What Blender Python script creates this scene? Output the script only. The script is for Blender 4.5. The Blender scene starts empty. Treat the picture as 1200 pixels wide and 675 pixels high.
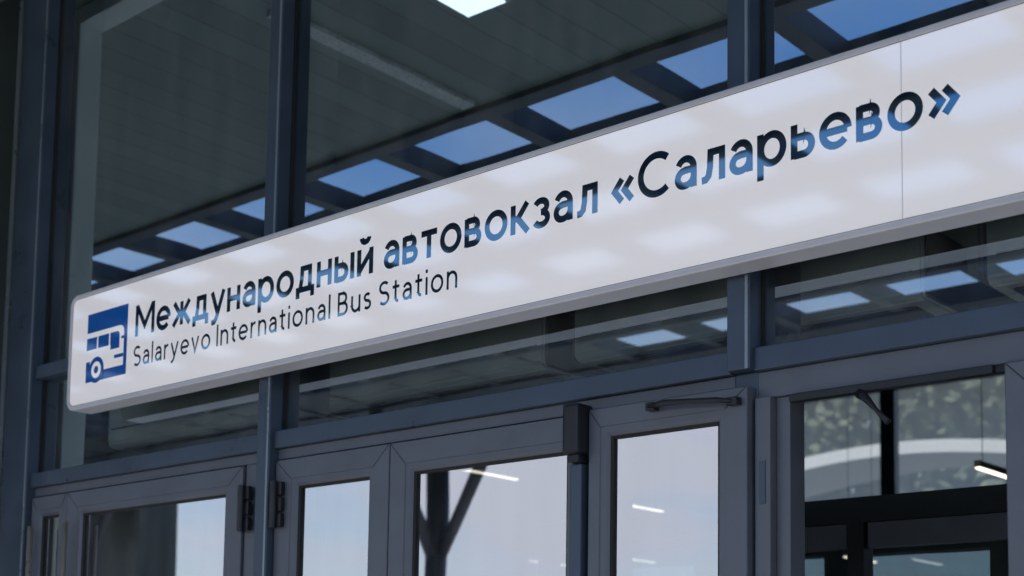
import bpy, bmesh, math, random
from mathutils import Vector, Matrix
random.seed(4)
scn=bpy.context.scene
scn.view_settings.view_transform='Standard'; scn.view_settings.look='None'; scn.view_settings.exposure=0
COL=bpy.context.collection

# ---------------- materials ----------------
def mat(name,base,rough=.5,metal=0,noise=.0,nscale=8,bump=0,bscale=60,coat=0,spec=.5,emis=None,estr=0):
    m=bpy.data.materials.new(name); m.use_nodes=True; nt=m.node_tree; N=nt.nodes; L=nt.links
    b=N['Principled BSDF']; b.inputs['Base Color'].default_value=(*base,1); b.inputs['Roughness'].default_value=rough
    b.inputs['Metallic'].default_value=metal; b.inputs['Coat Weight'].default_value=coat; b.inputs['Specular IOR Level'].default_value=spec
    b.inputs['Coat Roughness'].default_value=.03
    if emis: b.inputs['Emission Color'].default_value=(*emis,1); b.inputs['Emission Strength'].default_value=estr
    tc=N.new('ShaderNodeTexCoord')
    if noise>0:
        n=N.new('ShaderNodeTexNoise'); n.inputs['Scale'].default_value=nscale; n.inputs['Detail'].default_value=6
        L.new(tc.outputs['Object'],n.inputs['Vector'])
        mr=N.new('ShaderNodeMapRange'); mr.inputs[3].default_value=1-noise; mr.inputs[4].default_value=1+noise; mr.inputs[1].default_value=.3; mr.inputs[2].default_value=.7
        L.new(n.outputs['Fac'],mr.inputs[0])
        mx=N.new('ShaderNodeVectorMath'); mx.operation='SCALE'; mx.inputs[0].default_value=base; L.new(mr.outputs[0],mx.inputs['Scale'])
        L.new(mx.outputs[0],b.inputs['Base Color'])
        r2=N.new('ShaderNodeMapRange'); r2.inputs[3].default_value=max(.02,rough-.08); r2.inputs[4].default_value=rough+.1; r2.inputs[1].default_value=.3; r2.inputs[2].default_value=.7
        L.new(n.outputs['Fac'],r2.inputs[0]); L.new(r2.outputs[0],b.inputs['Roughness'])
    if bump>0:
        n2=N.new('ShaderNodeTexNoise'); n2.inputs['Scale'].default_value=bscale; L.new(tc.outputs['Object'],n2.inputs['Vector'])
        bp=N.new('ShaderNodeBump'); bp.inputs['Strength'].default_value=bump; bp.inputs['Distance'].default_value=.01
        L.new(n2.outputs['Fac'],bp.inputs['Height']); L.new(bp.outputs[0],b.inputs['Normal'])
    return m

def glass_mat(name,tint,base_refl,k,wob=.02,rc=(.70,.86,1)):
    m=bpy.data.materials.new(name); m.use_nodes=True; nt=m.node_tree; N=nt.nodes; L=nt.links
    N.remove(N['Principled BSDF']); out=N['Material Output']
    t=N.new('ShaderNodeBsdfTransparent'); t.inputs[0].default_value=(*tint,1)
    g=N.new('ShaderNodeBsdfGlossy'); g.inputs['Roughness'].default_value=0.0; g.inputs[0].default_value=(*rc,1)
    f=N.new('ShaderNodeFresnel'); f.inputs[0].default_value=1.5
    ma=N.new('ShaderNodeMath'); ma.operation='MULTIPLY_ADD'; ma.inputs[1].default_value=k; ma.inputs[2].default_value=base_refl; ma.use_clamp=True
    mx=N.new('ShaderNodeMixShader'); L.new(f.outputs[0],ma.inputs[0]); L.new(ma.outputs[0],mx.inputs[0]); L.new(t.outputs[0],mx.inputs[1]); L.new(g.outputs[0],mx.inputs[2])
    tc=N.new('ShaderNodeTexCoord'); n=N.new('ShaderNodeTexNoise'); n.inputs['Scale'].default_value=1.3; n.inputs['Detail'].default_value=1
    bp=N.new('ShaderNodeBump'); bp.inputs['Strength'].default_value=wob; bp.inputs['Distance'].default_value=.1
    L.new(tc.outputs['Object'],n.inputs['Vector']); L.new(n.outputs['Fac'],bp.inputs['Height']); L.new(bp.outputs[0],g.inputs['Normal'])
    mp=N.new('ShaderNodeMapping'); mp.inputs['Scale'].default_value=(3,3,.7); L.new(tc.outputs['Object'],mp.inputs[0])
    nd=N.new('ShaderNodeTexNoise'); nd.inputs['Scale'].default_value=3; nd.inputs['Detail'].default_value=8; L.new(mp.outputs[0],nd.inputs['Vector'])
    mr=N.new('ShaderNodeMapRange'); mr.inputs[1].default_value=.35; mr.inputs[2].default_value=.75; mr.inputs[3].default_value=.01; mr.inputs[4].default_value=.08; L.new(nd.outputs['Fac'],mr.inputs[0])
    df=N.new('ShaderNodeBsdfDiffuse'); df.inputs[0].default_value=(.55,.56,.54,1)
    m2=N.new('ShaderNodeMixShader'); L.new(mr.outputs[0],m2.inputs[0]); L.new(mx.outputs[0],m2.inputs[1]); L.new(df.outputs[0],m2.inputs[2]); L.new(m2.outputs[0],out.inputs[0])
    return m

def glossy_over(name,base,fac,k,rough=.03,noise=0,emis=0,gc=(1,1,1)):
    """diffuse plastic / vinyl under a strongly reflecting clear acrylic cover"""
    m=bpy.data.materials.new(name); m.use_nodes=True; nt=m.node_tree; N=nt.nodes; L=nt.links
    b=N['Principled BSDF']; b.inputs['Base Color'].default_value=(*base,1); b.inputs['Roughness'].default_value=.6; b.inputs['Specular IOR Level'].default_value=0
    if emis: b.inputs['Emission Color'].default_value=(1,.965,.975,1); b.inputs['Emission Strength'].default_value=emis
    if noise:
        tc=N.new('ShaderNodeTexCoord'); n=N.new('ShaderNodeTexNoise'); n.inputs['Scale'].default_value=2.5; n.inputs['Detail'].default_value=8
        L.new(tc.outputs['Object'],n.inputs['Vector']); mr=N.new('ShaderNodeMapRange'); mr.inputs[3].default_value=1-noise; mr.inputs[4].default_value=1+noise; L.new(n.outputs['Fac'],mr.inputs[0])
        sc=N.new('ShaderNodeVectorMath'); sc.operation='SCALE'; sc.inputs[0].default_value=base; L.new(mr.outputs[0],sc.inputs['Scale']); L.new(sc.outputs[0],b.inputs['Base Color'])
    g=N.new('ShaderNodeBsdfGlossy'); g.inputs['Roughness'].default_value=rough; g.inputs[0].default_value=(*gc,1)
    f=N.new('ShaderNodeFresnel'); f.inputs[0].default_value=1.5
    ma=N.new('ShaderNodeMath'); ma.operation='MULTIPLY_ADD'; ma.inputs[1].default_value=k; ma.inputs[2].default_value=fac; ma.use_clamp=True
    mx=N.new('ShaderNodeMixShader'); L.new(f.outputs[0],ma.inputs[0]); L.new(ma.outputs[0],mx.inputs[0]); L.new(b.outputs[0],mx.inputs[1]); L.new(g.outputs[0],mx.inputs[2]); L.new(mx.outputs[0],N['Material Output'].inputs[0])
    return m

M_frame=mat('frame_paint',(.058,.086,.128),.34,.25,.12,5,.03,300)
M_frame2=mat('door_paint',(.125,.14,.172),.40,.2,.12,6,.03,300)
M_edge=mat('trim_and_edge_highlight',(.26,.32,.36),.3,.5,.05,5)  # wall trim metal, also colours the painted highlight on mullion edges
M_trim=mat('pale_trim',(.45,.48,.5),.3,.6,.05)
M_black=mat('black_metal',(.02,.022,.028),.35,.3,.2,10)
M_gasket=mat('rubber_gasket',(.012,.013,.014),.7)
M_glass=glass_mat('tinted_glass',(.80,.90,.86),.32,1.6,.012)
M_dglass=glass_mat('door_glass',(.62,.70,.68),.44,1.5,.012,(.95,.96,1))
M_clad=mat('dark_cladding',(.04,.058,.055),.4,.2,.15,3)
M_portal=mat('pale_green_paint',(.60,.66,.62),.6,0,.06,4)
M_int=mat('interior_wall',(.14,.18,.165),.8,0,.1,3)
M_intceil=mat('interior_ceiling',(.16,.2,.185),.7,0,.1,3)
M_floor=mat('interior_floor',(.30,.31,.30),.3,0,.1,3)
M_beam=mat('canopy_steel',(.03,.045,.065),.45,.2,.1,3)
M_sign=glossy_over('sign_acrylic',(.80,.775,.78),.11,1.2,.06,.03,.39)  # emission added to brighten the white panel
M_rim=mat('sign_rim_metal',(.66,.66,.70),.35,.1,.04)
M_letter=glossy_over('dark_vinyl',(.011,.014,.022),.22,2.1,.03,gc=(.46,.78,1))  # gloss tinted blue to paint a deeper sky reflection on the letters
M_blue=glossy_over('blue_vinyl',(.010,.13,.50),.06,1.0,.05)
M_iconw=glossy_over('white_vinyl',(.80,.775,.78),.11,1.2,.06,0,.39)  # same added emission, so the icon white matches the panel
M_curtain=mat('air_curtain_casing',(.80,.82,.82),.35,.1,.06,5)
M_grille=mat('dark_grille',(.05,.05,.05),.6)
M_lamp=mat('lamp_diffuser',(.8,.8,.8),.5,emis=(1,.86,.70),estr=2.6)
M_lampw=mat('lamp_diffuser_white',(.8,.8,.8),.5,emis=(.95,1,1),estr=3)
M_ground=mat('paving',(.45,.43,.41),.8,0,.15,1.5,.2,20)
M_road=mat('asphalt',(.10,.10,.10),.85,0,.2,2,.3,60)
M_steelg=mat('handle_steel',(.42,.38,.34),.3,.6,.05)
M_white=mat('white_roof_sheet',(.8,.8,.8),.5,0,.05,1)

def soffit_mat(SB,nm):
    m=mat(nm,SB,.55,0)
    nt=m.node_tree;N=nt.nodes;L=nt.links;b=N['Principled BSDF']
    tc=N.new('ShaderNodeTexCoord'); sp=N.new('ShaderNodeSeparateXYZ'); L.new(tc.outputs['Object'],sp.inputs[0])
    mu=N.new('ShaderNodeMath'); mu.operation='MULTIPLY'; mu.inputs[1].default_value=1/.21; L.new(sp.outputs['X'],mu.inputs[0])
    fr=N.new('ShaderNodeMath'); fr.operation='FRACT'; L.new(mu.outputs[0],fr.inputs[0])
    r=N.new('ShaderNodeValToRGB'); e=r.color_ramp; e.elements[0].position=0; e.elements[0].color=(.25,.25,.25,1); e.elements[1].position=.07; e.elements[1].color=(1,1,1,1)
    L.new(fr.outputs[0],r.inputs[0])
    fl=N.new('ShaderNodeMath'); fl.operation='FLOOR'; L.new(mu.outputs[0],fl.inputs[0])
    wn=N.new('ShaderNodeTexWhiteNoise'); wn.noise_dimensions='1D'; L.new(fl.outputs[0],wn.inputs['W'])
    mr=N.new('ShaderNodeMapRange'); mr.inputs[3].default_value=.85; mr.inputs[4].default_value=1.12; L.new(wn.outputs['Value'],mr.inputs[0])
    mm=N.new('ShaderNodeMath'); mm.operation='MULTIPLY'; L.new(r.outputs[0],mm.inputs[0]); L.new(mr.outputs[0],mm.inputs[1])
    sc=N.new('ShaderNodeVectorMath'); sc.operation='SCALE'; sc.inputs[0].default_value=SB; L.new(mm.outputs[0],sc.inputs['Scale']); L.new(sc.outputs[0],b.inputs['Base Color'])
    return m
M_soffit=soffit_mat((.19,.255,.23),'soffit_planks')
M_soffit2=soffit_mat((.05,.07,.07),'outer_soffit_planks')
M_hazeglass=bpy.data.materials.new('haze_glass'); M_hazeglass.use_nodes=True  # translucent mix paints a pale haze over the rear view
_n=M_hazeglass.node_tree.nodes; _l=M_hazeglass.node_tree.links
_t=_n.new('ShaderNodeBsdfTransparent'); _t.inputs[0].default_value=(.88,.9,.84,1); _m=_n.new('ShaderNodeMixShader'); _m.inputs[0].default_value=.45
_tr=_n.new('ShaderNodeBsdfTranslucent'); _tr.inputs[0].default_value=(.92,.94,.88,1)
_l.new(_t.outputs[0],_m.inputs[1]); _l.new(_tr.outputs[0],_m.inputs[2]); _l.new(_m.outputs[0],_n['Material Output'].inputs[0])

# ---------------- helpers ----------------
def empty(name,loc,label=None,cat=None,group=None):
    o=bpy.data.objects.new(name,None); o.location=loc; COL.objects.link(o); o.empty_display_size=.2
    if label: o['label']=label
    if cat: o['category']=cat
    if group: o['group']=group
    return o
def link(name,me,parent=None,m=None,**kw):
    o=bpy.data.objects.new(name,me); COL.objects.link(o)
    if m: me.materials.append(m)
    if parent:
        o.parent=parent
        p=parent; off=Vector((0,0,0))
        while p: off+=Vector(p.location); p=p.parent
        me.transform(Matrix.Translation(-off))
    for k,v in kw.items(): o[k]=v
    return o
def add_box(bm,x0,x1,y0,y1,z0,z1,bev=0):
    r=bmesh.ops.create_cube(bm,size=1)
    for v in r['verts']:
        v.co=Vector((x0+(v.co.x+.5)*(x1-x0),y0+(v.co.y+.5)*(y1-y0),z0+(v.co.z+.5)*(z1-z0)))
    if bev:
        es=set()
        for v in r['verts']: es.update(v.link_edges)
        bmesh.ops.bevel(bm,geom=list(es),offset=bev,segments=2,affect='EDGES',profile=.6)
def boxes(name,lst,parent,m,bev=.003,join=False,**kw):
    groups=[lst] if join else [[b] for b in lst]
    for g in groups:
        bm=bmesh.new()
        for b in g: add_box(bm,*b,bev=bev)
        me=bpy.data.meshes.new(name); bm.to_mesh(me); bm.free()
        o=link(name,me,parent,m,**kw)
    return o
def pane(name,x0,x1,z0,z1,y,parent,m):
    me=bpy.data.meshes.new(name); me.from_pydata([(x0,y,z0),(x1,y,z0),(x1,y,z1),(x0,y,z1)],[],[(0,1,2,3)]); me.update()
    return link(name,me,parent,m)
def ring(name,x0,x1,z0,z1,prof,parent,m,rights=None):
    vs=[];fs=[]
    for (l,r,t,b,y) in prof:
        vs+=[(x0+l,y,z0+b),(x1-r,y,z0+b),(x1-r,y,z1-t),(x0+l,y,z1-t)]
    for i in range(len(prof)-1):
        for k in range(4):
            a=i*4+k; b_=i*4+(k+1)%4; fs.append((a,b_,b_+4,a+4))
    me=bpy.data.meshes.new(name); me.from_pydata(vs,[],fs); me.update()
    bm=bmesh.new(); bm.from_mesh(me); bmesh.ops.recalc_face_normals(bm,faces=bm.faces); bm.to_mesh(me); bm.free()
    return link(name,me,parent,m)
def tube(name,pts,r,parent,m,seg=12,radii=None):
    bm=bmesh.new(); rings=[]
    pts=[Vector(p) for p in pts]
    for i,p in enumerate(pts):
        d=(pts[min(i+1,len(pts)-1)]-pts[max(i-1,0)]).normalized()
        a=d.orthogonal().normalized() if i==0 else (prev-d*prev.dot(d)).normalized()
        prev=a; b=d.cross(a); rr=radii[i] if radii else r
        rings.append([bm.verts.new(p+a*rr*math.cos(2*math.pi*k/seg)+b*rr*math.sin(2*math.pi*k/seg)) for k in range(seg)])
    for i in range(len(rings)-1):
        for k in range(seg): bm.faces.new((rings[i][k],rings[i][(k+1)%seg],rings[i+1][(k+1)%seg],rings[i+1][k]))
    bm.faces.new(rings[0][::-1]); bm.faces.new(rings[-1])
    for f in bm.faces: f.smooth=len(f.verts)==4
    me=bpy.data.meshes.new(name); bm.to_mesh(me); bm.free()
    return link(name,me,parent,m)

# ---------------- ground ----------------
me=bpy.data.meshes.new('ground'); me.from_pydata([(-900,-900,-.15),(900,-900,-.15),(900,900,-.15),(-900,900,-.15)],[],[(0,1,2,3)])
link('ground',me,None,M_road,kind='structure')
boxes('pavement',[(-40,20,-16,0,-.14,0)],None,M_ground,.01,kind='structure')

# ---------------- building ----------------
B=empty('station_building',(-3,0,0),'glazed bus station front with dark grey metal frames','building')
boxes('facade_cladding',[(-14,-6.16,-.02,.25,0,6.5),(-6.16,6,-.02,.3,5.02,6.5),(4,8,-.02,.3,0,5.02)],B,M_clad,.004)
boxes('wall_trim',[(-6.155,-6.12,-.05,0,0,5.0)],B,M_edge,.003)
boxes('roof',[(-14,8,-.1,15,6.5,6.7)],B,M_clad,.01)
boxes('interior_floor',[(-14,8,.3,15,-.1,.004)],B,M_floor,0)
boxes('interior_ceiling',[(-13.8,7.8,.31,14.8,6.3,6.46)],B,M_intceil,0)
boxes('interior_wall',[(-14,-13.8,.3,15,0,6.3),(7.8,8,.3,15,0,6.3),
  (-13.8,-10,13,13.2,0,6.3),(-4.8,7.8,13,13.2,0,6.3),(-10,-4.8,13,13.2,0,4.1),(-10,-4.8,13,13.2,6.15,6.3)],B,M_int,0)
boxes('rear_window_frame',[(-10,-4.8,12.95,13.05,5.55,5.62),(-8.1,-7.9,12.94,13.06,4.1,6.15),(-6.0,-5.9,12.94,13.06,4.1,6.15)],B,M_frame,0,join=True)
pane('rear_window_glass',-10,-4.8,4.1,6.15,13.1,B,M_hazeglass)

def mullion(x0,x1,z0,z1,yf=-.075,inner=.22,edge=True):
    bm=bmesh.new()
    add_box(bm,x0,x1,yf,-.012,z0,z1,bev=.004)
    add_box(bm,x0+.006,x1-.006,-.0119,inner,z0,z1,bev=.002)
    me=bpy.data.meshes.new('mullion'); bm.to_mesh(me); bm.free(); mo=link('mullion',me,B,M_frame)
    boxes('gasket',[(x0-.006,x0+.001,-.016,-.004,z0,z1),(x1-.001,x1+.006,-.016,-.004,z0,z1)],mo,M_gasket,0)
    if edge: boxes('edge_highlight',[(x1-.015,x1-.005,yf-.003,yf-.0005,z0,z1)],mo,M_edge,.001)  # pale strip painting the highlight along the mullion edge
mullion(-6.05,-5.84,0,5.01)
mullion(-4.19,-4.115,0,5.01)
mullion(-2.11,-2.035,2.52,5.01)
mullion(-2.11,-2.035,0,2.519,-.03,edge=False)
mullion(-.03,.045,0,5.01)
mullion(1.97,2.045,0,5.01)
bays=[(-5.84,-4.19),(-4.115,-2.11),(-2.035,-.03),(.045,1.97)]
for i,(a,b) in enumerate(bays):
    t=boxes('transom',[(a,b,-.055,-.012,2.516,2.582),(a,b,-.0119,.12,2.52,2.578)],B,M_frame,.004,join=True)
    boxes('gasket',[(a,b,-.016,-.004,2.582,2.589)],t,M_gasket,0)
    boxes('transom',[(a,b,-.055,-.012,3.02,3.08),(a,b,-.0119,.12,3.022,3.078)],B,M_frame,.004,join=True)
    pane('transom_window',a,b,2.57,3.03,-.005,B,M_glass)
    pane('upper_window',a,b,3.07,5.01,-.005,B,M_glass)
boxes('head_rail',[(-6.05,2.1,-.05,.1,5.011,5.02)],B,M_frame,0)
boxes('door_header',[(-5.84,-4.19,-.030,.06,2.476,2.515),(-4.115,-2.11,-.030,.06,2.476,2.515),(-2.035,-.03,-.030,.06,2.44,2.515)],B,M_frame2,.002)
boxes('door_jamb',[(-4.302,-4.192,-.032,.06,0,2.475),(-2.034,-1.985,-.05,.06,0,2.439),(-1.984,-1.94,-.02,.06,0,2.439)],B,M_frame2,.003)

def door(x0,x1,zt,yf,sl,sr,st,gl=True,y_in=.05,lab=None):
    D=empty('door',(0,0,0)); D.parent=B; D.location=Vector(((x0+x1)/2,yf,0))-Vector(B.location)
    if lab: D['label']=lab
    c=.003; s2=.012
    P=[(0,0,0,0,y_in),(0,0,0,0,yf+c),(c,c,c,c,yf),
       (sl-s2-.02,sr-s2-.02,st-s2-.02,.2,yf),(sl-s2-.018,sr-s2-.018,st-s2-.018,.202,yf+.004),
       (sl-s2,sr-s2,st-s2,.222,yf+.004),(sl,sr,st,.234,yf+.016),(sl,sr,st,.234,y_in),(0,0,0,0,y_in)]
    ring('door_frame',x0,x1,.01,zt,P,D,M_frame2)
    for (ax,az,bx,bz) in [(x0+.002,zt-.002,x0+sl-.032,zt-st+.032),(x1-.002,zt-.002,x1-sr+.032,zt-st+.032)]:
        bm=bmesh.new()
        d=Vector((bx-ax,0,bz-az)).normalized(); n=Vector((-d.z,0,d.x))*.0014
        q=[Vector((ax,yf-.0006,az))+n,Vector((ax,yf-.0006,az))-n,Vector((bx,yf-.0006,bz))-n,Vector((bx,yf-.0006,bz))+n]
        bm.faces.new([bm.verts.new(v) for v in q])
        me=bpy.data.meshes.new('mitre_joint'); bm.to_mesh(me); bm.free(); link('mitre_joint',me,D,M_gasket)
    if gl: pane('door_glass',x0+sl-.004,x1-sr+.004,.24,zt-st+.004,yf+.03,D,M_dglass)
    ring('gasket',x0+sl,x1-sr,.244,zt-st,[(-.001,-.001,-.001,-.001,yf+.014),(.006,.006,.006,.006,yf+.02),(.006,.006,.006,.006,yf+.029)],D,M_gasket)
    return D
d00=door(-5.835,-5.545,2.47,-.045,.075,.075,.09)
d0=door(-5.54,-4.307,2.47,-.045,.112,.118,.10)
d1=door(-4.11,-3.50,2.47,-.045,.12,.11,.105)
d2=door(-3.495,-2.612,2.47,-.045,.107,.105,.108)
d3=door(-2.600,-2.045,2.472,-.075,.075,.10,.088,lab='door leaf standing slightly proud with closer arm')
d5=door(-1.33,-.40,2.438,-.045,.10,.10,.10)

def hinge(x,z,yf,D):
    bm=bmesh.new()
    add_box(bm,x-.034,x+.034,yf-.022,yf-.001,z-.085,z-.034,bev=.004)
    add_box(bm,x-.034,x+.034,yf-.022,yf-.001,z-.026,z+.026,bev=.004)
    add_box(bm,x-.034,x+.034,yf-.022,yf-.001,z+.034,z+.085,bev=.004)
    r=bmesh.ops.create_cone(bm,cap_ends=True,segments=16,radius1=.014,radius2=.014,depth=.176)
    for v in r['verts']: v.co+=Vector((x,yf-.028,z))
    me=bpy.data.meshes.new('hinge'); bm.to_mesh(me); bm.free(); link('hinge',me,D,M_black)
hinge(-4.275,2.30,-.045,d0); hinge(-4.085,2.30,-.045,d1)
hinge(-4.275,1.0,-.045,d0); hinge(-4.085,1.0,-.045,d1)
def handle(x,yf,D,z0=.8,z1=2.3):
    hd=tube('handle',[(x,yf-.045,z0),(x,yf-.045,z1)],.013,D,M_steelg)
    tube('standoff',[(x,yf-.001,z1-.25),(x,yf-.036,z1-.25)],.007,hd,M_steelg)
    tube('standoff',[(x,yf-.001,z0+.25),(x,yf-.036,z0+.25)],.007,hd,M_steelg)
handle(-5.475,-.045,d0,.8,2.33); handle(-5.76,-.045,d00,.8,2.33)
bm=bmesh.new(); add_box(bm,-2.665,-2.602,-.125,-.046,2.335,2.49,bev=.012); add_box(bm,-2.655,-2.612,-.11,-.046,2.31,2.336,bev=.006)
me=bpy.data.meshes.new('pivot_housing'); bm.to_mesh(me); bm.free(); link('pivot_housing',me,d2,M_black)
boxes('cover_profile',[(-2.66,-2.615,-.09,-.046,.02,2.309)],d2,M_frame,.006)
tube('closer_arm',[(-2.36,-.10,2.447),(-2.30,-.112,2.449),(-2.22,-.115,2.443),(-2.12,-.112,2.434),(-2.075,-.10,2.428)],.007,d3,M_black,10,[.006,.010,.008,.009,.006])
boxes('closer_bracket',[(-2.37,-2.34,-.104,-.076,2.436,2.46),(-2.095,-2.06,-.104,-.076,2.418,2.44)],d3,M_black,.003)
boxes('closer_track',[(-1.93,-1.36,-.045,-.02,2.416,2.438)],B,M_black,.003)
tube('closer_arm',[(-1.72,-.04,2.412),(-1.70,-.055,2.40),(-1.665,-.06,2.36),(-1.63,-.06,2.322)],.008,B,M_black,10,[.014,.012,.006,.010])
boxes('strike_plate',[(-2.018,-2.000,-.053,-.0505,2.14,2.26)],B,M_frame,.0005)

# ---------------- vestibule screen ----------------
V=empty('vestibule_screen',(-3,1.6,0),'dark inner vestibule glazing with second set of doors','glass screen')
fr=[(-7,3,1.6,1.68,2.30,2.40),(-7,3,1.61,1.67,3.1,3.18)]
for x in (-6.8,-5.3,-4.2,-3.2,-2.62,-1.95,-1.2,-.2): fr.append((x,x+.07,1.601,1.679,0,2.31))
for x in (-5.3,-3.2,-1.2): fr.append((x,x+.06,1.611,1.669,2.39,3.11))
boxes('screen_frame',fr,V,M_black,0,join=True)
boxes('door_rail',[(-3.12,-2.63,1.615,1.665,2.20,2.299),(-2.54,-1.96,1.615,1.665,2.20,2.299)],V,M_frame2,.002)
pane('screen_glass',-6.9,2.9,.1,2.29,1.64,V,M_glass)

# ---------------- air curtains ----------------
def rounded_unit(a,b):
    A=empty('air_curtain',((a+b)/2,.25,2.75),'pale grey air curtain unit mounted above the doors','air curtain','air curtains above the doors')
    prof=[(.22,2.74),(.24,2.72),(.44,2.72),(.50,2.76),(.51,2.86),(.46,2.93),(.28,2.94),(.22,2.90)]
    bm=bmesh.new(); L_=[bm.verts.new((a,y,z)) for y,z in prof]; R_=[bm.verts.new((b,y,z)) for y,z in prof]
    n=len(prof)
    for k in range(n): bm.faces.new((L_[k],L_[(k+1)%n],R_[(k+1)%n],R_[k]))
    bm.faces.new(L_[::-1]); bm.faces.new(R_)
    bmesh.ops.recalc_face_normals(bm,faces=bm.faces)
    bmesh.ops.bevel(bm,geom=bm.edges[:],offset=.008,segments=2,affect='EDGES')
    me=bpy.data.meshes.new('casing'); bm.to_mesh(me); bm.free(); link('casing',me,A,M_curtain)
    boxes('outlet_grille',[(a+.05,b-.05,.28,.40,2.714,2.7195)],A,M_grille,0)
    boxes('front_groove',[(a+.03,b-.03,.2185,.2199,2.80,2.806)],A,M_grille,0)
    boxes('mounting_bracket',[(a+.15,a+.19,.36,.39,2.94,3.2),(b-.19,b-.15,.36,.39,2.94,3.2),(a+.1,b-.1,.32,.42,3.2,3.23)],A,M_black,.0,join=True)
    boxes('end_cap',[(a-.012,a-.001,.23,.50,2.73,2.93),(b+.001,b+.012,.23,.50,2.73,2.93)],A,M_grille,.004)
for a,b in [(-5.66,-4.42),(-4.25,-3.03),(-2.90,-1.66),(-1.48,-.25)]: rounded_unit(a,b)

# ---------------- interior lamps ----------------
for (x,y) in [(-7.2,4.5),(-7.35,6.7),(-11.4,10.4),(-10.2,10.6),(-7.9,12.0),(-4.1,6.8),(-4.1,9.6),(-7.3,9.2)]:
    A=empty('linear_lamp',(x,y,3.3),'slim suspended linear lamp glowing warm white','lamp','suspended linear lamps in the hall')
    boxes('lamp_body',[(x-.022,x+.022,y-.4,y+.4,3.312,3.36)],A,M_trim,.003)
    boxes('lamp_diffuser',[(x-.018,x+.018,y-.39,y+.39,3.3,3.3119)],A,M_lamp,0)
    tube('suspension_cable',[(x,y-.3,3.36),(x,y-.3,6.3)],.003,A,M_black,6)
    tube('suspension_cable',[(x,y+.3,3.36),(x,y+.3,6.3)],.003,A,M_black,6)

# ---------------- canopy ----------------
C=empty('entrance_canopy',(-6,-5,5),'dark steel canopy with planked soffit and open skylight grid','canopy')
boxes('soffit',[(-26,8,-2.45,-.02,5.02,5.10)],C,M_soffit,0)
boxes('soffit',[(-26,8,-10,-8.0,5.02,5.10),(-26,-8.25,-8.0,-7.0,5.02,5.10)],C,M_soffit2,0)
xs=[-5.40+.95*k for k in range(-20,14)]
for x in xs: boxes('cross_beam',[(x-.055,x+.055,-8.0,-2.46,5.0,5.14)],C,M_beam,.005)
for y in (-2.48,-3.32,-4.2,-5.1,-6.05,-7.0,-8.0,-10.1):
    w=.06 if y>-10 else .12
    boxes('purlin',[(-26,8,y-w,y+w,4.985,5.15)],C,M_beam,.004)
boxes('perforated_channel',[(-5.44,-5.34,-2.35,-.9,4.99,5.019)],C,mat('galvanised_channel',(.5,.55,.53),.5,.2,.35,60),.002)
boxes('offview_post',[(-6.56,-6.12,-.40,-.27,0,5.015)],C,M_portal,.01)  # added out of view; its reflection stands for the pale inner column
boxes('offview_beam',[(-6.119,3,-.40,-.27,4.93,5.015)],C,M_portal,.006)  # added with the post, unseen except as a pale beam in the glass
for x in (-12.05,-20,2.5):
    K=empty('canopy_column',(x,-9,0),'dark steel canopy column with slanted struts on the pavement','column','canopy columns')
    tube('column_shaft',[(x,-9,0),(x,-9,4.98)],.14,K,M_beam,20)
    tube('strut',[(x,-9,3.2),(x+1.1,-9,4.98)],.08,K,M_beam,14)
    tube('strut',[(x,-9,3.2),(x,-7.9,4.98)],.08,K,M_beam,14)
    boxes('base_plate',[(x-.25,x+.25,-9.25,-8.75,.001,.03)],K,M_beam,.004)
R_=empty('recessed_lamp',(-4.55,-1.43,5.0),'square recessed soffit lamp with bright white diffuser','lamp')
boxes('lamp_frame',[(-4.68,-4.40,-1.58,-1.28,5.008,5.019)],R_,M_trim,.002)
boxes('lamp_diffuser',[(-4.66,-4.42,-1.56,-1.30,5.0,5.0075)],R_,M_lampw,0)

# ---------------- neighbour wall ----------------
NB=empty('kiosk_building',(-28,-10,0),'dark clad neighbouring pavilion with flat roof','building')
boxes('kiosk_wall',[(-36,-20.5,-11.2,-10.4,0,6.5)],NB,M_clad,.02)
boxes('kiosk_roof',[(-36.3,-20.35,-11.5,-10.2,6.5,6.7)],NB,M_trim,.02)
boxes('kiosk_door',[(-23.5,-22.5,-10.398,-10.36,0,2.3)],NB,M_frame,.01)

# ---------------- platform roof + trees behind the hall ----------------
PR=empty('platform_shelter',(-11,20,0),'white curved platform shelter roof on slim posts','shelter')
bm=bmesh.new(); sec=[]
for k in range(13):
    t=k/12; x=-14.5+7*t; z=5.45+.42*math.sin(math.pi*t)
    sec.append([bm.verts.new(p) for p in ((x,19,z),(x,21.5,z+.1),(x,21.5,z+.32),(x,19,z+.22))])
for i in range(12):
    for k in range(4): bm.faces.new((sec[i][k],sec[i][(k+1)%4],sec[i+1][(k+1)%4],sec[i+1][k]))
bm.faces.new(sec[0][::-1]); bm.faces.new(sec[-1]); bmesh.ops.recalc_face_normals(bm,faces=bm.faces)
me=bpy.data.meshes.new('shelter_roof'); bm.to_mesh(me); bm.free(); link('shelter_roof',me,PR,M_white)
for x in (-13.5,-11,-8.5): tube('shelter_post',[(x,20,-.15),(x,20,5.6)],.06,PR,M_frame)
M_leaf=mat('foliage',(.12,.145,.10),.7,0,.5,1.2); M_bark=mat('bark',(.09,.07,.05),.9,0,.2,6)
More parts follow.
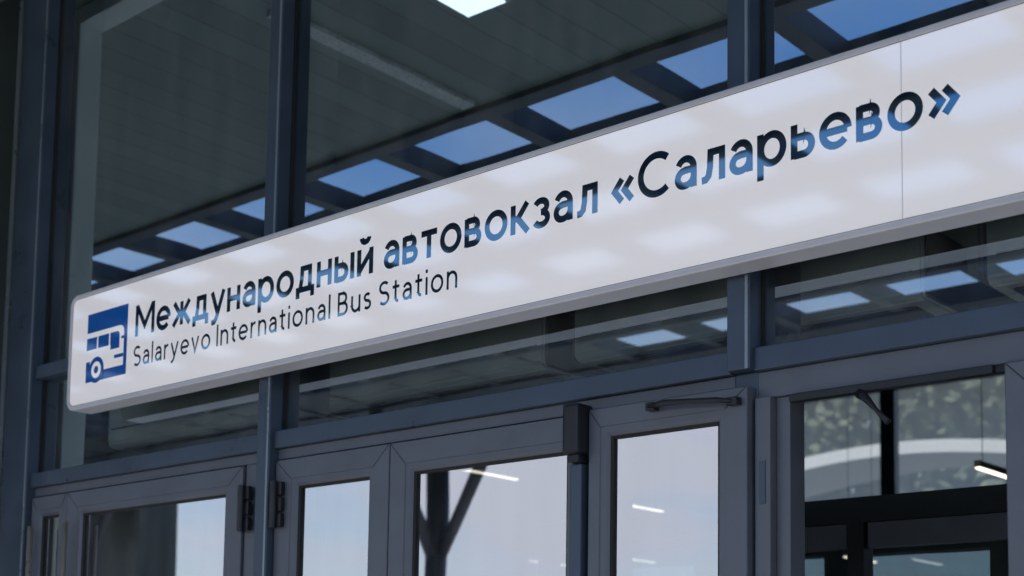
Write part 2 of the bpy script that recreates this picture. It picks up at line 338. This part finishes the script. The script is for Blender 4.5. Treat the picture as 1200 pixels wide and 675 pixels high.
def tree(x,y,h,seed):
    rnd=random.Random(seed)
    T=empty('tree',(x,y,0),'leafy green tree behind the station hall','tree','trees beyond the hall')
    tube('trunk',[(x,y,-.15),(x+.1,y,h*.4),(x,y+.1,h*.8)],.2,T,M_bark,8,[.25,.18,.06])
    bm=bmesh.new()
    cl=[(Vector((rnd.uniform(-1,1),rnd.uniform(-1,1),rnd.uniform(-.8,1)))*h*.22+Vector((x,y,h*.68)),rnd.uniform(.10,.2)*h) for _ in range(14)]
    for c,r in cl:
        for _ in range(260):
            d=Vector((rnd.gauss(0,1),rnd.gauss(0,1),rnd.gauss(0,1))).normalized()*r*rnd.uniform(.5,1)
            p=c+d; a=Vector((rnd.uniform(-1,1),rnd.uniform(-1,1),rnd.uniform(-1,1))).normalized()*.2; b=a.orthogonal().normalized()*.15
            bm.faces.new([bm.verts.new(q) for q in (p-a,p+b,p+a,p-b)])
    me=bpy.data.meshes.new('crown'); bm.to_mesh(me); bm.free(); link('crown',me,T,M_leaf)
for i,(x,y,h) in enumerate([(-26,36,14),(-22.5,34,12.5),(-19,36,14),(-15.5,34,12.5),(-12,36,13.5)]): tree(x,y,h,i)

# ---------------- SIGN ----------------
S=empty('station_sign',(-3.3,-.18,2.79),'long white bilingual bus station lightbox sign with rounded corners','sign')
X0,X1,Z0,Z1=-5.352,-.62,2.786,3.288
def rrect(x0,x1,z0,z1,r,n=10):
    pts=[]
    for cx,cz,a0 in ((x1-r,z1-r,0),(x0+r,z1-r,90),(x0+r,z0+r,180),(x1-r,z0+r,270)):
        for k in range(n+1):
            a=math.radians(a0+90*k/n); pts.append((cx+r*math.cos(a),cz+r*math.sin(a)))
    return pts
def loft(name,loops,parent,m,capend=False,smooth=False):
    bm=bmesh.new(); vs=[]
    for pts,y in loops: vs.append([bm.verts.new((p[0],y,p[1])) for p in pts])
    n=len(vs[0])
    for i in range(len(vs)-1):
        for k in range(n): bm.faces.new((vs[i][k],vs[i][(k+1)%n],vs[i+1][(k+1)%n],vs[i+1][k]))
    if capend: bm.faces.new(vs[-1])
    bmesh.ops.recalc_face_normals(bm,faces=bm.faces)
    me=bpy.data.meshes.new(name); bm.to_mesh(me); bm.free(); return link(name,me,parent,m)
yS=-.18
loft('sign_frame',[(rrect(X0,X1,Z0,Z1,.05),-.09),(rrect(X0,X1,Z0,Z1,.05),yS-.001),(rrect(X0+.004,X1-.004,Z0+.004,Z1-.004,.047),yS-.005),
   (rrect(X0+.016,X1-.016,Z0+.016,Z1-.016,.036),yS-.005),(rrect(X0+.019,X1-.019,Z0+.019,Z1-.019,.033),yS+.006)],S,M_rim)
bk=rrect(X0+.002,X1-.002,Z0+.002,Z1-.002,.048); loft('sign_back',[(bk,-.091),(bk,-.0905)],S,M_black,True)
pn=rrect(X0+.0185,X1-.0185,Z0+.0185,Z1-.0185,.034); loft('sign_panel',[(pn,yS+.02),(pn,yS)],S,M_sign,True)
_pa=rrect(X0+.0183,X1-.0183,Z0+.0183,Z1-.0183,.034); _pb=rrect(X0+.0205,X1-.0205,Z0+.0205,Z1-.0205,.032)
loft('panel_gasket',[(_pa,yS-.0012),(_pb,yS-.0012)],S,M_frame2)
boxes('panel_seam',[(-1.5285,-1.5265,yS-.0004,yS+.001,Z0+.02,Z1-.02)],S,M_rim,0)
boxes('mounting_bracket',[(x-.03,x+.03,-.0899,-.076,Z0+.05,Z1-.05) for x in (-4.15,-2.073,-.0+-.7)],S,M_frame,.002)

def arc(cx,cy,rx,ry,a0,a1,n=None):
    n=n or max(6,int(abs(a1-a0)/9)); return [(cx+rx*math.cos(math.radians(a0+(a1-a0)*k/n)),cy+ry*math.sin(math.radians(a0+(a1-a0)*k/n))) for k in range(n+1)]
G={
'М':(1.42,[[(.1,0),(.1,1.38)],[(1.32,0),(1.32,1.38)],[(.12,1.34),(.71,.42),(1.30,1.34)]]),
'С':(1.26,[arc(.72,.7,.62,.61,48,312)]),
'о':(1.04,[arc(.52,.5,.42,.42,0,360)]),
'а':(.82,[arc(.41,.61,.30,.31,155,0)+[(.71,0)],[(.71,.57),(.38,.57)]+arc(.36,.325,.25,.235,90,270)+arc(.40,.39,.31,.30,270,345)]),
'в':(.80,[[(.1,0),(.1,1)],[(.1,.91),(.42,.91)]+arc(.42,.715,.2,.195,90,-90)+[(.1,.52)],[(.1,.52),(.46,.52)]+arc(.46,.305,.23,.215,90,-90)+[(.1,.09)]]),
'е':(1.0,[[(.13,.5),(.88,.5)],arc(.5,.5,.41,.42,0,318)]),
'ж':(1.28,[[(.64,0),(.64,1)],[(.10,1),(.50,.5),(.06,0)],[(1.18,1),(.78,.5),(1.22,0)],[(.46,.5),(.82,.5)]]),
'д':(1.04,[[(.09,-.24),(.09,.09),(.95,.09),(.95,-.24)],[(.23,.1),(.32,.5),(.34,.91),(.80,.91),(.80,.1)]]),
'у':(.94,[[(.08,1),(.48,.06)],[(.86,1),(.47,.03),(.38,-.16),(.27,-.27),(.08,-.29)]]),
'н':(.84,[[(.1,0),(.1,1)],[(.74,0),(.74,1)],[(.1,.52),(.74,.52)]]),
'р':(.98,[[(.1,-.38),(.1,1)],arc(.50,.5,.38,.42,0,360)]),
'ы':(1.10,[[(.1,0),(.1,1)],[(.1,.61),(.42,.61)]+arc(.42,.35,.25,.26,90,-90)+[(.1,.09)],[(1.0,0),(1.0,1)]]),
'ь':(.78,[[(.1,0),(.1,1)],[(.1,.61),(.42,.61)]+arc(.42,.35,.26,.26,90,-90)+[(.1,.09)]]),
'й':(.86,[[(.1,0),(.1,1)],[(.76,0),(.76,1)],[(.12,.16),(.74,.84)],arc(.43,1.42,.2,.17,180,360)]),
'т':(.80,[[(0,.91),(.8,.91)],[(.4,0),(.4,.9)]]),
'к':(.82,[[(.1,0),(.1,1)],[(.74,1),(.32,.51),(.78,0)],[(.1,.51),(.36,.51)]]),
'з':(.76,[arc(.36,.715,.26,.195,155,-90),arc(.37,.305,.29,.215,90,-155)]),
'л':(.86,[[(.76,0),(.76,.91),(.34,.91),(.32,.45),(.27,.2),(.17,.10),(.02,.09)]]),
'«':(.90,[[(.42,.86),(.12,.5),(.42,.14)],[(.82,.86),(.52,.5),(.82,.14)]]),
'»':(.90,[[(.08,.86),(.38,.5),(.08,.14)],[(.48,.86),(.78,.5),(.48,.14)]]),
'S':(.94,[arc(.47,1.015,.36,.295,38,270)+arc(.47,.405,.38,.315,90,-142)[1:]]),
'a':None,'l':(.2,[[(.1,0),(.1,1.45)]]),
'r':(.55,[[(.1,0),(.1,1)],arc(.46,.56,.36,.35,180,80)]),
'y':None,'e':None,'o':None,
'v':(.88,[[(.08,1),(.44,.04),(.80,1)]]),
'I':(.2,[[(.1,0),(.1,1.4)]]),
'n':(.88,[[(.1,0),(.1,1)],arc(.44,.56,.34,.35,180,0)+[(.78,0)]]),
't':(.62,[[(.28,1.28),(.28,.3)]+arc(.5,.3,.22,.21,180,275),[(.02,.91),(.6,.91)]]),
'i':(.2,[[(.1,0),(.1,1)],[(.1,1.22),(.1,1.42)]]),
'B':(.98,[[(.1,0),(.1,1.4)],[(.1,1.31),(.5,1.31)]+arc(.5,1.02,.28,.29,90,-90)+[(.1,.73)],[(.1,.73),(.54,.73)]+arc(.54,.41,.33,.32,90,-90)+[(.1,.09)]]),
'u':(.88,[[(.1,1),(.1,.44)]+arc(.44,.44,.34,.35,180,360),[(.78,0),(.78,1)]]),
's':(.7,[arc(.36,.72,.24,.19,40,270)+arc(.36,.305,.26,.215,90,-142)[1:]]),
}
G['a']=G['а'];G['y']=G['у'];G['e']=G['е'];G['o']=G['о']
def stroke(bm,pts,hw,f,y):
    n=len(pts); closed=(abs(pts[0][0]-pts[-1][0])<1e-6 and abs(pts[0][1]-pts[-1][1])<1e-6)
    P=[Vector((p[0],p[1])) for p in pts]
    Lv=[];Rv=[]
    for i in range(n):
        if closed and i in (0,n-1): a=(P[0]-P[n-2]).normalized(); b=(P[1]-P[0]).normalized()
        else:
            a=(P[i]-P[i-1]).normalized() if i>0 else (P[1]-P[0]).normalized()
            b=(P[i+1]-P[i]).normalized() if i<n-1 else a
        t=(a+b); t=t.normalized() if t.length>1e-6 else a
        nn=Vector((-t.y,t.x)); c=max(.45,nn.dot(Vector((-a.y,a.x)))); w=hw/c
        Lv.append(P[i]+nn*w); Rv.append(P[i]-nn*w)
    L1=[bm.verts.new(f(p,y)) for p in Lv]; R1=[bm.verts.new(f(p,y)) for p in Rv]
    for i in range(n-1): bm.faces.new((R1[i],R1[i+1],L1[i+1],L1[i]))
def write(name,text,x0,x1,zb,unit,hw,gap,m):
    tot=sum(G[c][0] for c in text)+gap*(len(text)-1); sx=(x1-x0)/tot
    bm=bmesh.new(); cx=0
    for c in text:
        wd,st=G[c]
        for k,s in enumerate(st):
            yy=yS-.0010-.00025*k
            pts=[(p[0]+cx,p[1]) for p in s]
            stroke(bm,pts,hw,lambda p,y:Vector((x0+p.x*sx,y,zb+p.y*unit)),yy)
        cx+=wd+gap
    for f in bm.faces:
        f.normal_update()
        if f.normal.y>0: f.normal_flip()
    me=bpy.data.meshes.new(name); bm.to_mesh(me); bm.free(); return link(name,me,S,m)
ZB=3.036
write('lettering','Международный',-4.862,-3.459,ZB,.0935,.114,.17,M_letter)
write('lettering','автовокзал',-3.405,-2.493,ZB,.0935,.114,.17,M_letter)
write('lettering','«Саларьево»',-2.440,-1.375,ZB,.0935,.114,.17,M_letter)
zb2=2.912;u2=.0605
words=["Salaryevo","International","Bus","Station"]
gp=.24
ws=[sum(G[c][0] for c in w)+gp*(len(w)-1) for w in words]; sp=.66
tot=sum(ws)+sp*3; k=(4.868-3.059)/tot; x=-4.868
for w,wd in zip(words,ws):
    write('lettering',w,x,x+wd*k,zb2,u2,.088,gp,M_letter); x+=(wd+sp)*k

ix0,ix1,iz0,iz1=-5.215,-4.918,2.892,3.186
def icon_poly(name,polys,y,m):
    for pl in polys:
        bm=bmesh.new()
        f=bm.faces.new([bm.verts.new((ix0+p[0]*(ix1-ix0),y,iz0+p[1]*(iz1-iz0))) for p in pl]); f.normal_update()
        if f.normal.y>0: f.normal_flip()
        me=bpy.data.meshes.new(name); bm.to_mesh(me); bm.free(); link(name,me,S,m)
icon_poly('bus_symbol',[[(0,0),(1,0),(1,1),(0,1)]],yS-.0008,M_blue)
body=[(0,.72),(.82,.72)]+arc(.82,.62,.10,.10,90,0,5)+[(.92,.14),(.42,.14),(0,.14)]
icon_poly('bus_symbol_body',[body],yS-.0012,M_iconw)
win=[(0,.645),(.76,.645)]+arc(.76,.585,.06,.06,90,0,4)+[(.82,.40),(.60,.40),(.60,.47),(0,.47)]
icon_poly('bus_symbol_window',[win,[(.86,.52),(1,.52),(1,.56),(.86,.56)],[(.70,.26),(.92,.26),(.92,.31),(.70,.31)],[(.0,.30),(.10,.30),(.10,.14),(.0,.14)]],yS-.0016,M_blue)
icon_poly('bus_symbol_pillar',[[(.26,.46),(.29,.46),(.29,.66),(.26,.66)],[(.56,.46),(.59,.46),(.59,.66),(.56,.66)]],yS-.0020,M_iconw)
icon_poly('bus_symbol_wheel',[arc(.27,.16,.19,.19,0,360,32)[:-1]],yS-.0024,M_blue)
icon_poly('bus_symbol_wheel',[arc(.27,.16,.12,.12,0,360,32)[:-1]],yS-.0028,M_iconw)
icon_poly('bus_symbol_wheel',[arc(.27,.16,.055,.055,0,360,24)[:-1]],yS-.0032,M_blue)

# ---------------- light ----------------
SE,SR=math.radians(57),math.radians(198)
w=bpy.data.worlds.new('World'); scn.world=w; w.use_nodes=True; nt=w.node_tree; N=nt.nodes; L=nt.links
bg=N['Background']; sky=N.new('ShaderNodeTexSky'); sky.sky_type='NISHITA'; sky.sun_disc=False; sky.sun_elevation=SE; sky.sun_rotation=SR
sky.air_density=1.1; sky.dust_density=.3; sky.ozone_density=4
hs=N.new('ShaderNodeHueSaturation'); hs.inputs['Saturation'].default_value=1.3; hs.inputs['Value'].default_value=1.08; L.new(sky.outputs[0],hs.inputs['Color'])
tc=N.new('ShaderNodeTexCoord'); mp=N.new('ShaderNodeMapping'); mp.inputs['Scale'].default_value=(1.6,1.6,5)
n=N.new('ShaderNodeTexNoise'); n.inputs['Scale'].default_value=1.6; n.inputs['Detail'].default_value=7; n.inputs['Roughness'].default_value=.55
L.new(tc.outputs['Generated'],mp.inputs[0]); L.new(mp.outputs[0],n.inputs['Vector'])
cr=N.new('ShaderNodeValToRGB'); cr.color_ramp.elements[0].position=.40; cr.color_ramp.elements[0].color=(0,0,0,1); cr.color_ramp.elements[1].position=.66; cr.color_ramp.elements[1].color=(.8,.8,.8,1)
L.new(n.outputs['Fac'],cr.inputs[0])
sp=N.new('ShaderNodeSeparateXYZ'); L.new(tc.outputs['Generated'],sp.inputs[0])
el=N.new('ShaderNodeMapRange'); el.inputs[1].default_value=.16; el.inputs[2].default_value=.46; el.inputs[3].default_value=1.0; el.inputs[4].default_value=.3; L.new(sp.outputs['Z'],el.inputs[0])
base=N.new('ShaderNodeMapRange'); base.inputs[1].default_value=.10; base.inputs[2].default_value=.42; base.inputs[3].default_value=.40; base.inputs[4].default_value=0; L.new(sp.outputs['Z'],base.inputs[0])
mm=N.new('ShaderNodeMath'); mm.operation='MULTIPLY_ADD'; mm.use_clamp=True; L.new(cr.outputs[0],mm.inputs[0]); L.new(el.outputs[0],mm.inputs[1]); L.new(base.outputs[0],mm.inputs[2])
mx=N.new('ShaderNodeMixRGB'); mx.inputs[2].default_value=(6.5,6.8,7.8,1); L.new(mm.outputs[0],mx.inputs[0]); L.new(hs.outputs[0],mx.inputs[1]); L.new(mx.outputs[0],bg.inputs[0])
bg.inputs[1].default_value=.15
sl=bpy.data.lights.new('sun','SUN'); sl.energy=5; sl.angle=math.radians(.5); sl.color=(1,.95,.88)
so=bpy.data.objects.new('sun',sl); COL.objects.link(so)
d=Vector((math.sin(SR)*math.cos(SE),math.cos(SR)*math.cos(SE),math.sin(SE)))
so.rotation_euler=d.to_track_quat('Z','Y').to_euler(); so.location=(0,0,30)

# ---------------- camera ----------------
cd=bpy.data.cameras.new('camera'); co=bpy.data.objects.new('camera',cd); COL.objects.link(co)
cd.sensor_width=36; cd.lens=49.5; cd.shift_x=0; cd.shift_y=.2712; cd.clip_end=3000; cd.clip_start=.05
co.location=(0,-3.396,1.6); co.rotation_euler=tuple(math.radians(v) for v in (95.337,-.872,41.045))
cd.dof.use_dof=True; cd.dof.focus_distance=4.3; cd.dof.aperture_fstop=3.2
scn.camera=co
